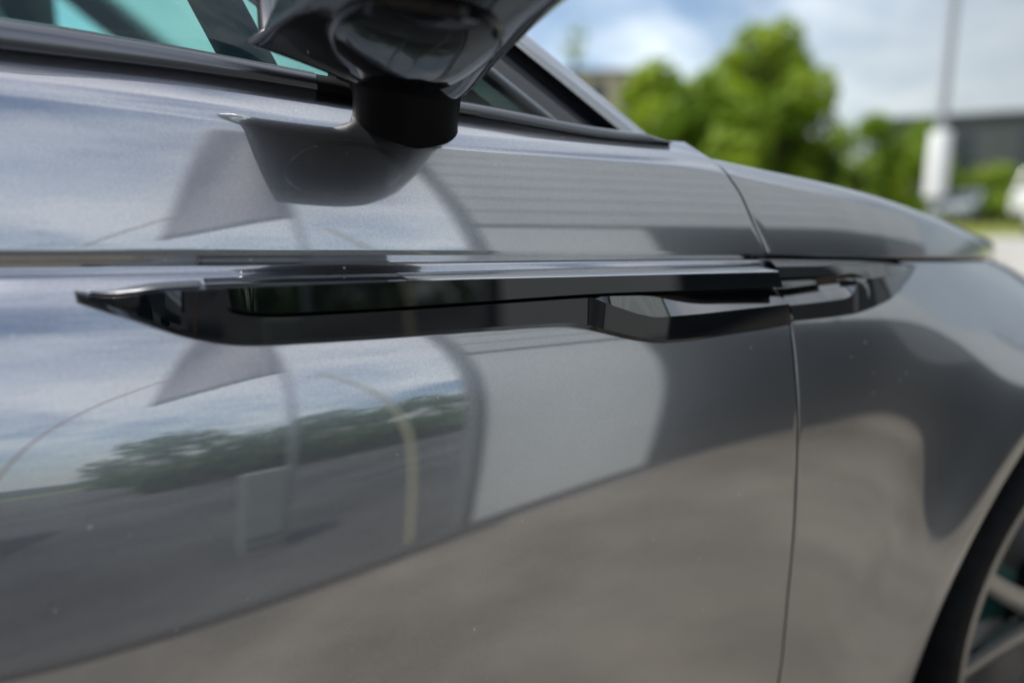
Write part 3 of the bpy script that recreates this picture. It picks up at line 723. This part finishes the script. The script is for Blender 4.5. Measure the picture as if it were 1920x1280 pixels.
LEAFD = noise_col(mat('darker leaves', (.05, .1, .02), .6), (.04, .085, .012), (.10, .17, .018), .35, 4)
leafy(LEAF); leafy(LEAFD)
BARK = noise_col(mat('bark', (.07, .06, .05), .9), (.05, .045, .035), (.10, .085, .07), 6)
WHITE = mat('white sheet metal', (.78, .79, .78), .4)
POLEG = mat('galvanised steel', (.33, .34, .36), .45, .4)

def plane(name, x0, y0, x1, y1, z, m, nx=1, ny=1):
    V = [(x0 + (x1 - x0) * i / nx, y0 + (y1 - y0) * j / ny, z) for j in range(ny + 1) for i in range(nx + 1)]
    F = [(j * (nx + 1) + i, j * (nx + 1) + i + 1, (j + 1) * (nx + 1) + i + 1, (j + 1) * (nx + 1) + i) for j in range(ny) for i in range(nx)]
    o = link(name, mesh(name, V, F), m); o['kind'] = 'structure'; return o
plane('ground', -1500, -1500, 1500, 1500, -.008, GRASS, 8, 8)
BAY = noise_col(mat('stained parking bay concrete', (.2, .18, .16), .85), (.085, .076, .062), (.22, .20, .168), 1.6, 12, .32, .68, bump=.25, bscale=60)
plane('pavement', -30, 2.6, 70, 12.5, -.004, CONC)
plane('parking_bay', -30, -1.78, 60, 2.595, -.0035, BAY)
plane('road', -90, -110, 60, -1.78, -.004, ASPH)
kb = MB().box((-30, -1.81, -.004), (1.1, -1.75, .02)).done('kerb_line', mat('drain edge', (.03, .03, .03), .8)); kb['kind'] = 'structure'
hl = []
for i in range(61):
    a = R(-180 + 360 * i / 60); rr = 420; hgt = 16 + 7 * math.sin(a * 5 + 1) + 4 * math.sin(a * 13)
    hl.append([(rr * math.cos(a), rr * math.sin(a), -.5), ((rr + 60) * math.cos(a), (rr + 60) * math.sin(a), hgt * .8), ((rr + 140) * math.cos(a), (rr + 140) * math.sin(a), hgt)])
hm = noise_col(mat('wooded hills', (.03, .045, .04), .95), (.022, .034, .034), (.05, .065, .06), .05, 6)
hills = sheet('hills', hl, hm, None, (0, 0, 1), 0, 0, None, 60); hills['kind'] = 'structure'

# ================================================================ trees
def leaf_mesh(name, blobs, n, size, seed, m):
    r = random.Random(seed); V = []; F = []
    wts = [b[3] ** 2 for b in blobs]
    for _ in range(n):
        bx_, by_, bz_, br = r.choices(blobs, wts)[0]
        while True:
            d = Vector((r.uniform(-1, 1), r.uniform(-1, 1), r.uniform(-1, 1)))
            if .05 < d.length < 1: break
        d = d.normalized() * (d.length ** .45)
        p = Vector((bx_, by_, bz_)) + Vector((d.x, d.y, d.z * .85)) * br
        nrm = (d + Vector((r.gauss(0, .6), r.gauss(0, .6), r.gauss(0, .6) + .4))).normalized()
        u = nrm.orthogonal().normalized(); v = nrm.cross(u); a = r.uniform(0, 6.28); u, v = u * math.cos(a) + v * math.sin(a), v * math.cos(a) - u * math.sin(a)
        s = size * r.uniform(.6, 1.4); k = len(V)
        V += [p - u * s, p + v * s * .55 + nrm * s * .15, p + u * s, p - v * s * .55 + nrm * s * .15]; F.append((k, k + 1, k + 2, k + 3))
    me = mesh(name, V, F); me.materials.append(m)
    return me
def tree(loc, h, spread, label, seed, m, n=3600, group=None, trunk_h=.14, tall=1.0, name='broadleaf_tree'):
    t = empty(name, loc, label, 'tree', group)
    r = random.Random(seed); blobs = []
    for i in range(34):
        f = r.random(); z = h * (trunk_h + (.93 - trunk_h) * f); w_ = spread * math.sqrt(max(.02, 1 - ((f - .36) / .66) ** 2)) * .85; a = r.uniform(0, 6.28); q = r.uniform(.15, 1) ** .6
        blobs.append((w_ * math.cos(a) * q, w_ * math.sin(a) * q, z, spread * r.uniform(.13, .30) * tall))
    o = bpy.data.objects.new('crown', leaf_mesh('crown', blobs, n, spread * .062, seed, m)); COL.objects.link(o); o.parent = t
    mb = MB(); mb.tube([(0, 0, 0), (.02, .01, h * .2), (-.02, .03, h * .45), (.02, 0, h * .75)], [h * .026, h * .020, h * .013, h * .005], 9)
    for b in blobs[:7]: mb.tube([(0, 0, h * (trunk_h - .02)), (b[0] * .5, b[1] * .5, (h * trunk_h + b[2]) / 2), b[:3]], [h * .011, h * .007, h * .003], 6)
    mb.done('trunk', BARK, t, 60)
    return t
G1 = 'trees beyond the parking area'
tree((15.5, 19.9, 0), 5.3, 3.3, 'bright green rounded tree just right of the car windscreen pillar', 3, LEAF, 4200, G1)
tree((17.4, 20.9, 0), 5.0, 2.6, 'mid height green tree filling the gap between the rounded tree and the tallest tree', 33, LEAF, 3600, G1)
tree((19.6, 20.6, 0), 7.1, 3.3, 'tallest broad green tree with shaded right side standing behind the car bonnet', 5, LEAF, 5200, G1)
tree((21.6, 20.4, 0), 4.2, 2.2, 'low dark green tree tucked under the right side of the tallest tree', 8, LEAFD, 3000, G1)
tree((29.4, 24.4, 0), 4.7, 2.7, 'low yellow green round tree left of the white pole', 11, LEAF, 3000, G1)
tree((31.9, 23.5, 0), 4.7, 2.4, 'low yellow green tree directly behind the white pole', 12, LEAF, 3000, G1)
tree((34.3, 21.2, 0), 2.3, 2.4, 'small bright shrub like tree right of the white pole', 14, LEAF, 2400, G1)
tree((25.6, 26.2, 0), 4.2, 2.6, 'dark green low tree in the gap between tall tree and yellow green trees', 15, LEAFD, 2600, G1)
tree((18.2, 31.5, 0), 10.2, 1.0, 'slim tall pale tree rising behind the windscreen pillar', 21, LEAF, 1500, None, .35, .8, 'slim_tree')
for i, (x, y, h, s) in enumerate([(-.6, -19, 6.2, 2.6), (3.2, -17, 5.4, 2.8), (6.8, -18, 6, 2.8)]):
    tree((x, y, 0), h * .55, s, ['tree across the road at the open rear end of its row', 'middle tree of the row across the road behind the hedge', 'tree across the road nearest to the pale clad wall'][i], 40 + i, LEAFD, 1500, 'trees across the road', .2)

r_ = random.Random(3)
hd = empty('hedge', (3.2, -14.2, 0), 'long dark clipped hedge across the road in front of the tree row', 'hedge')
o = bpy.data.objects.new('foliage', leaf_mesh('foliage', [(r_.uniform(-4, 5), r_.uniform(-.3, .3), r_.uniform(.35, 1.0), .5) for _ in range(60)], 2600, .17, 9, LEAFD)); COL.objects.link(o); o.parent = hd
MB().box((-4, -.25, 0), (5, .25, .9)).done('branches', BARK, hd)

# ================================================================ pole, far cars, far buildings
p = empty('sign_pole', (8.55, 5.62, 0), 'thin grey pole with a white sleeve round its lower part', 'pole')
MB().tube([(0, 0, 0), (0, 0, 9)], .05, 14).done('pole_shaft', POLEG, p, 40)
MB().lathe([(.052, 1.0), (.115, 1.0), (.12, 1.02), (.12, 1.74), (.115, 1.77), (.052, 1.77)], (0, 0, 1), (0, 0, 0), 24).done('white_sleeve', WHITE, p, 40)

def far_car(loc, rz, col, label, h=1.45, van=False, group='parked cars in the distance'):
    c = empty('parked_van' if van else 'parked_car', loc, label, 'van' if van else 'car', group, rz)
    m = mat('paint of far car', col, .3, .3, 1)
    gm = mat('far car glass', (.03, .04, .05), .08)
    Lg, W = (5.2, 1.95) if van else (4.4, 1.78)
    prof = [(-.5, .28), (-.5, .55), (-.47, .62), (-.40, .66), (-.18, .97), (-.02, 1.0), (.16, .97), (.30, .66), (.46, .58), (.5, .45), (.5, .24)] if not van else [(-.5, .25), (-.5, .85), (-.47, .97), (-.2, 1), (.15, 1), (.28, .95), (.38, .62), (.48, .52), (.5, .4), (.5, .22)]
    def ring(y, k): return [(x * Lg, y, z * h if z * h < .66 * h else (.66 * h + (z - .66) * h)) for x, z in prof]
    rings = []
    for y, k in ((-.5, .94), (-.47, 1), (0, 1), (.47, 1), (.5, .94)):
        rr = []
        for x, z in prof:
            yy = y * W * (1 - (.16 if z > .7 else 0)); rr.append((x * Lg * k, yy, z * h))
        rings.append(rr)
    body = MB().loft(rings).done('body', m, c, 40)
    for s in (-1, 1):
        y = s * W * .5 * (.97 if van else .93)
        pts = [(-.34, .68), (-.17, .92), (-.03, .93), (-.03, .68)], [(-.01, .68), (-.01, .93), (.14, .91), (.25, .68)]
        if van: pts = ([(.08, .6), (.08, .9), (.24, .9), (.32, .6)],)
        for q in pts:
            V = [(x * Lg, s * W * .5 * ((1 - .16 * (z > .7)) if True else 1) + s * .012 - s * (0 if z > .7 else .03), z * h) for x, z in q]
            V2 = [(a, b - s * .02, d) for a, b, d in V]
            MB().loft([V, V2]).done('side_window', gm, c)
        for xx in (-.31, .31):
            MB().lathe([(.02, -.02), (.20, -.02), (.31, -.01), (.32, .10), (.30, .16), (.02, .16)], (0, -s, 0), (xx * Lg, s * W * .5, .32), 20).done('wheel', RUBBER, c, 40)
    q = [(.175, .955), (.292, .68)] if not van else [(.285, .93), (.375, .64)]
    V = [(q[0][0] * Lg + .015, -.36 * W, q[0][1] * h), (q[0][0] * Lg + .015, .36 * W, q[0][1] * h), (q[1][0] * Lg + .02, .42 * W, q[1][1] * h), (q[1][0] * Lg + .02, -.42 * W, q[1][1] * h)]
    MB().loft([V, [(a - .03, b, d - .02) for a, b, d in V]]).done('windscreen', gm, c)
    for s in (-1, 1): MB().box((.488 * Lg, s * .36 * W - .14, .46 * h), (.503 * Lg, s * .36 * W + .14, .53 * h)).done('headlight', LAMP, c)
    return c
far_car((23.2, 11.9, 0), R(205), (.75, .75, .73), 'white car parked at the right edge beside the pale pavement', 1.42)
far_car((35.4, 19.5, 0), R(200), (.75, .74, .70), 'tall white van behind the white car at the right edge', 2.35, True)
far_car((36.0, 27.6, 0), R(190), (.06, .09, .13), 'dark blue car left of the white pole', 1.5)
far_car((33.0, 21.6, 0), R(195), (.22, .25, .28), 'grey blue car just right of the white pole', 1.5)
far_car((35.3, 22.6, 0), R(195), (.35, .33, .30), 'beige grey car between the grey blue car and the white van', 1.5)
far_car((30.5, 29.0, 0), R(190), (.03, .04, .05), 'black car beside the beige shed', 1.45)

def shed(name, loc, rz, sx, sy, h, col, roofc, label, rows=3, cols=5, gable=.0):
    b = empty(name, loc, label, 'building', None, rz)
    m = noise_col(mat(name + ' wall', col, .85), tuple(v * .88 for v in col), tuple(v * 1.08 for v in col), .6)
    MB().box((-sx / 2, -sy / 2, 0), (sx / 2, sy / 2, h)).done('wall', m, b)
    MB().box((-sx / 2 - .2, -sy / 2 - .2, h + .003), (sx / 2 + .2, sy / 2 + .2, h + .25)).done('roof', mat(name + ' roof', roofc, .8), b)
    gm = mat(name + ' glass', (.03, .04, .05), .1)
    for k in range(cols):
        for q in range(rows):
            x = -sx / 2 + sx * (k + .5) / cols; z = h * (q + .35) / rows
            f = MB().box((x - .55, -sy / 2 - .06, z), (x + .55, -sy / 2 + .02, z + h / rows * .5)).done('window', gm, b)
    return b
far_car((-4.6, -5.6, 0), R(184), (.012, .014, .018), 'unseen black van added so the trim tip reflects dark', 2.2, True, 'unseen vans added for reflection')  # unseen van, added to darken the reflection in the trim's rear tip
shed('beige_building', (33.5, 53, 0), R(-25), 9, 7, 10.6, (.50, .42, .34), (.2, .15, .12), 'tall beige building far behind the bright green tree', 3, 4)
shed('beige_shed', (31.6, 26.4, 0), R(-40), 2.6, 2.2, 2.35, (.45, .40, .34), (.28, .25, .22), 'small beige shed behind the car bonnet left of the pole', 1, 1)

shed('dark_warehouse', (56.5, 31, 0), R(-60), 22, 9, 6.6, (.07, .08, .085), (.045, .05, .055), 'long low dark grey warehouse far off at the right edge behind the white van', 1, 6)

# ================================================================ what stands across from the car (seen in the paint)
CLAD = noise_col(mat('pale cladding', (.62, .65, .66), .5), (.58, .61, .62), (.66, .69, .70), 3)
WPALE = noise_col(mat('pale panel', (.74, .77, .77), .45), (.70, .74, .74), (.78, .80, .80), 2)
hall = empty('clad_wall', (1.2, -1.8, 0), 'pale metal clad screen wall with a dark shutter across from the car', 'wall')
HB = (1.2, -1.8, 0)
MB().box((1.005, -2.05, 0), (9, -1.86, 3.5)).done('wall', mat('joint grey', (.16, .17, .18), .8), hall, None, HB)
# cladding rows, one plank each, with open joints
pk = mesh('cladding_plank', MB().box((0, 0, 0), (7.82, .030, .182)).V, MB().box((0, 0, 0), (7.82, .030, .182)).F); pk.materials.append(CLAD)
for k in range(9):
    o = bpy.data.objects.new('cladding_plank', pk); COL.objects.link(o); o.parent = hall; o.matrix_parent_inverse = Matrix.Translation(-Vector(HB)); o.location = (1.0, -1.858, 1.66 + .2 * k)
MB().box((1.0, -1.858, .03), (1.76, -1.82, 1.60)).done('pale_panel', WPALE, hall, None, HB)
sh = MB().box((1.82, -1.858, .0), (4.7, -1.84, 1.64)).done('shutter', mat('dark shutter', (.035, .04, .045), .4), hall, None, HB)
sl = mesh('shutter_slat', MB().box((0, 0, 0), (2.6, .014, .1)).V, MB().box((0, 0, 0), (2.6, .014, .1)).F); sl.materials.append(MATS['dark shutter'])
for k in range(14):
    o = bpy.data.objects.new('shutter_slat', sl); COL.objects.link(o); o.parent = sh; o.location = (1.87, -1.838, .08 + .108 * k)
MB().box((.98, -2.1, 3.503), (9.05, -1.80, 3.60)).done('coping', mat('wall coping', (.2, .21, .22), .6), hall, None, HB)
MB().tube([(.98, -1.835, 0), (.98, -1.835, 3.45)], .018, 12).done('downpipe', mat('dark pipe', (.04, .05, .055), .5), hall, 60, HB)

pts = catmull([(.80, -1.95, 0), (.75, -1.95, .70), (.64, -1.95, 1.2), (.46, -1.95, 1.62)], 30)
MB().tube(pts, .012, 8).done('marker_pole', mat('pale yellow tube', (.66, .62, .42), .4), None, 60); props(bpy.data.objects['marker_pole'], 'bent pale yellow marker pole standing near the pale clad wall', 'pole')
pts = catmull([(-.80, -1.95, 0), (-.50, -1.95, 1.0), (-.30, -1.95, 1.42), (-.06, -1.95, 1.75)], 30)
MB().tube(pts, .006, 8).done('marker_pole', mat('orange tube', (.42, .22, .10), .4), None, 60); props(bpy.data.objects['marker_pole.001'], 'thin bent orange brown marker pole leaning over the road edge', 'pole')
cab = empty('added_cabinet', (.33, -2.75, 0), 'unseen pale green cabinet added for the pale band reflected in the door', 'cabinet')  # unseen box, added for a pale upright band in the paint reflection
MB().box((-.10, -.12, .05), (.10, .12, .62)).done('cabinet_body', mat('pale green metal', (.25, .28, .265), .5), cab, None, None, .01)
MB().box((-.09, -.11, 0), (.09, .11, .049)).done('cabinet_plinth', CONC, cab)
MB().box((-.08, .121, .12), (.08, .130, .58)).done('cabinet_door', MATS['pale green metal'], cab)
sb = empty('added_banner', (.72, -4.6, 0), 'unseen grey banner flag added for the grey band reflected in the door', 'flag')  # unseen banner, added to shape the grey band reflected in the paint
cloth = noise_col(mat('grey flag cloth', (.4, .38, .43), .8), (.36, .35, .39), (.42, .41, .45), 2)
def fl(t): return [(.0, lerp(2.9, 6.6, t)), (lerp(-.94, -.42, t), lerp(2.2, 6.5, t))]
fp = [[(lerp(fl(t)[0][0], fl(t)[1][0], u) - .02, .05 * math.sin(u * 5 + t * 4), lerp(fl(t)[0][1], fl(t)[1][1], u)) for u in np.linspace(0, 1, 14)] for t in np.linspace(0, 1, 24)]
sheet('cloth', fp, cloth, sb, (0, 1, 0), .004, 0, None, 180)
MB().tube([(0, 0, 0), (0, 0, 6.65)], [.03, .018], 12).done('flag_pole', POLEG, sb, 60)
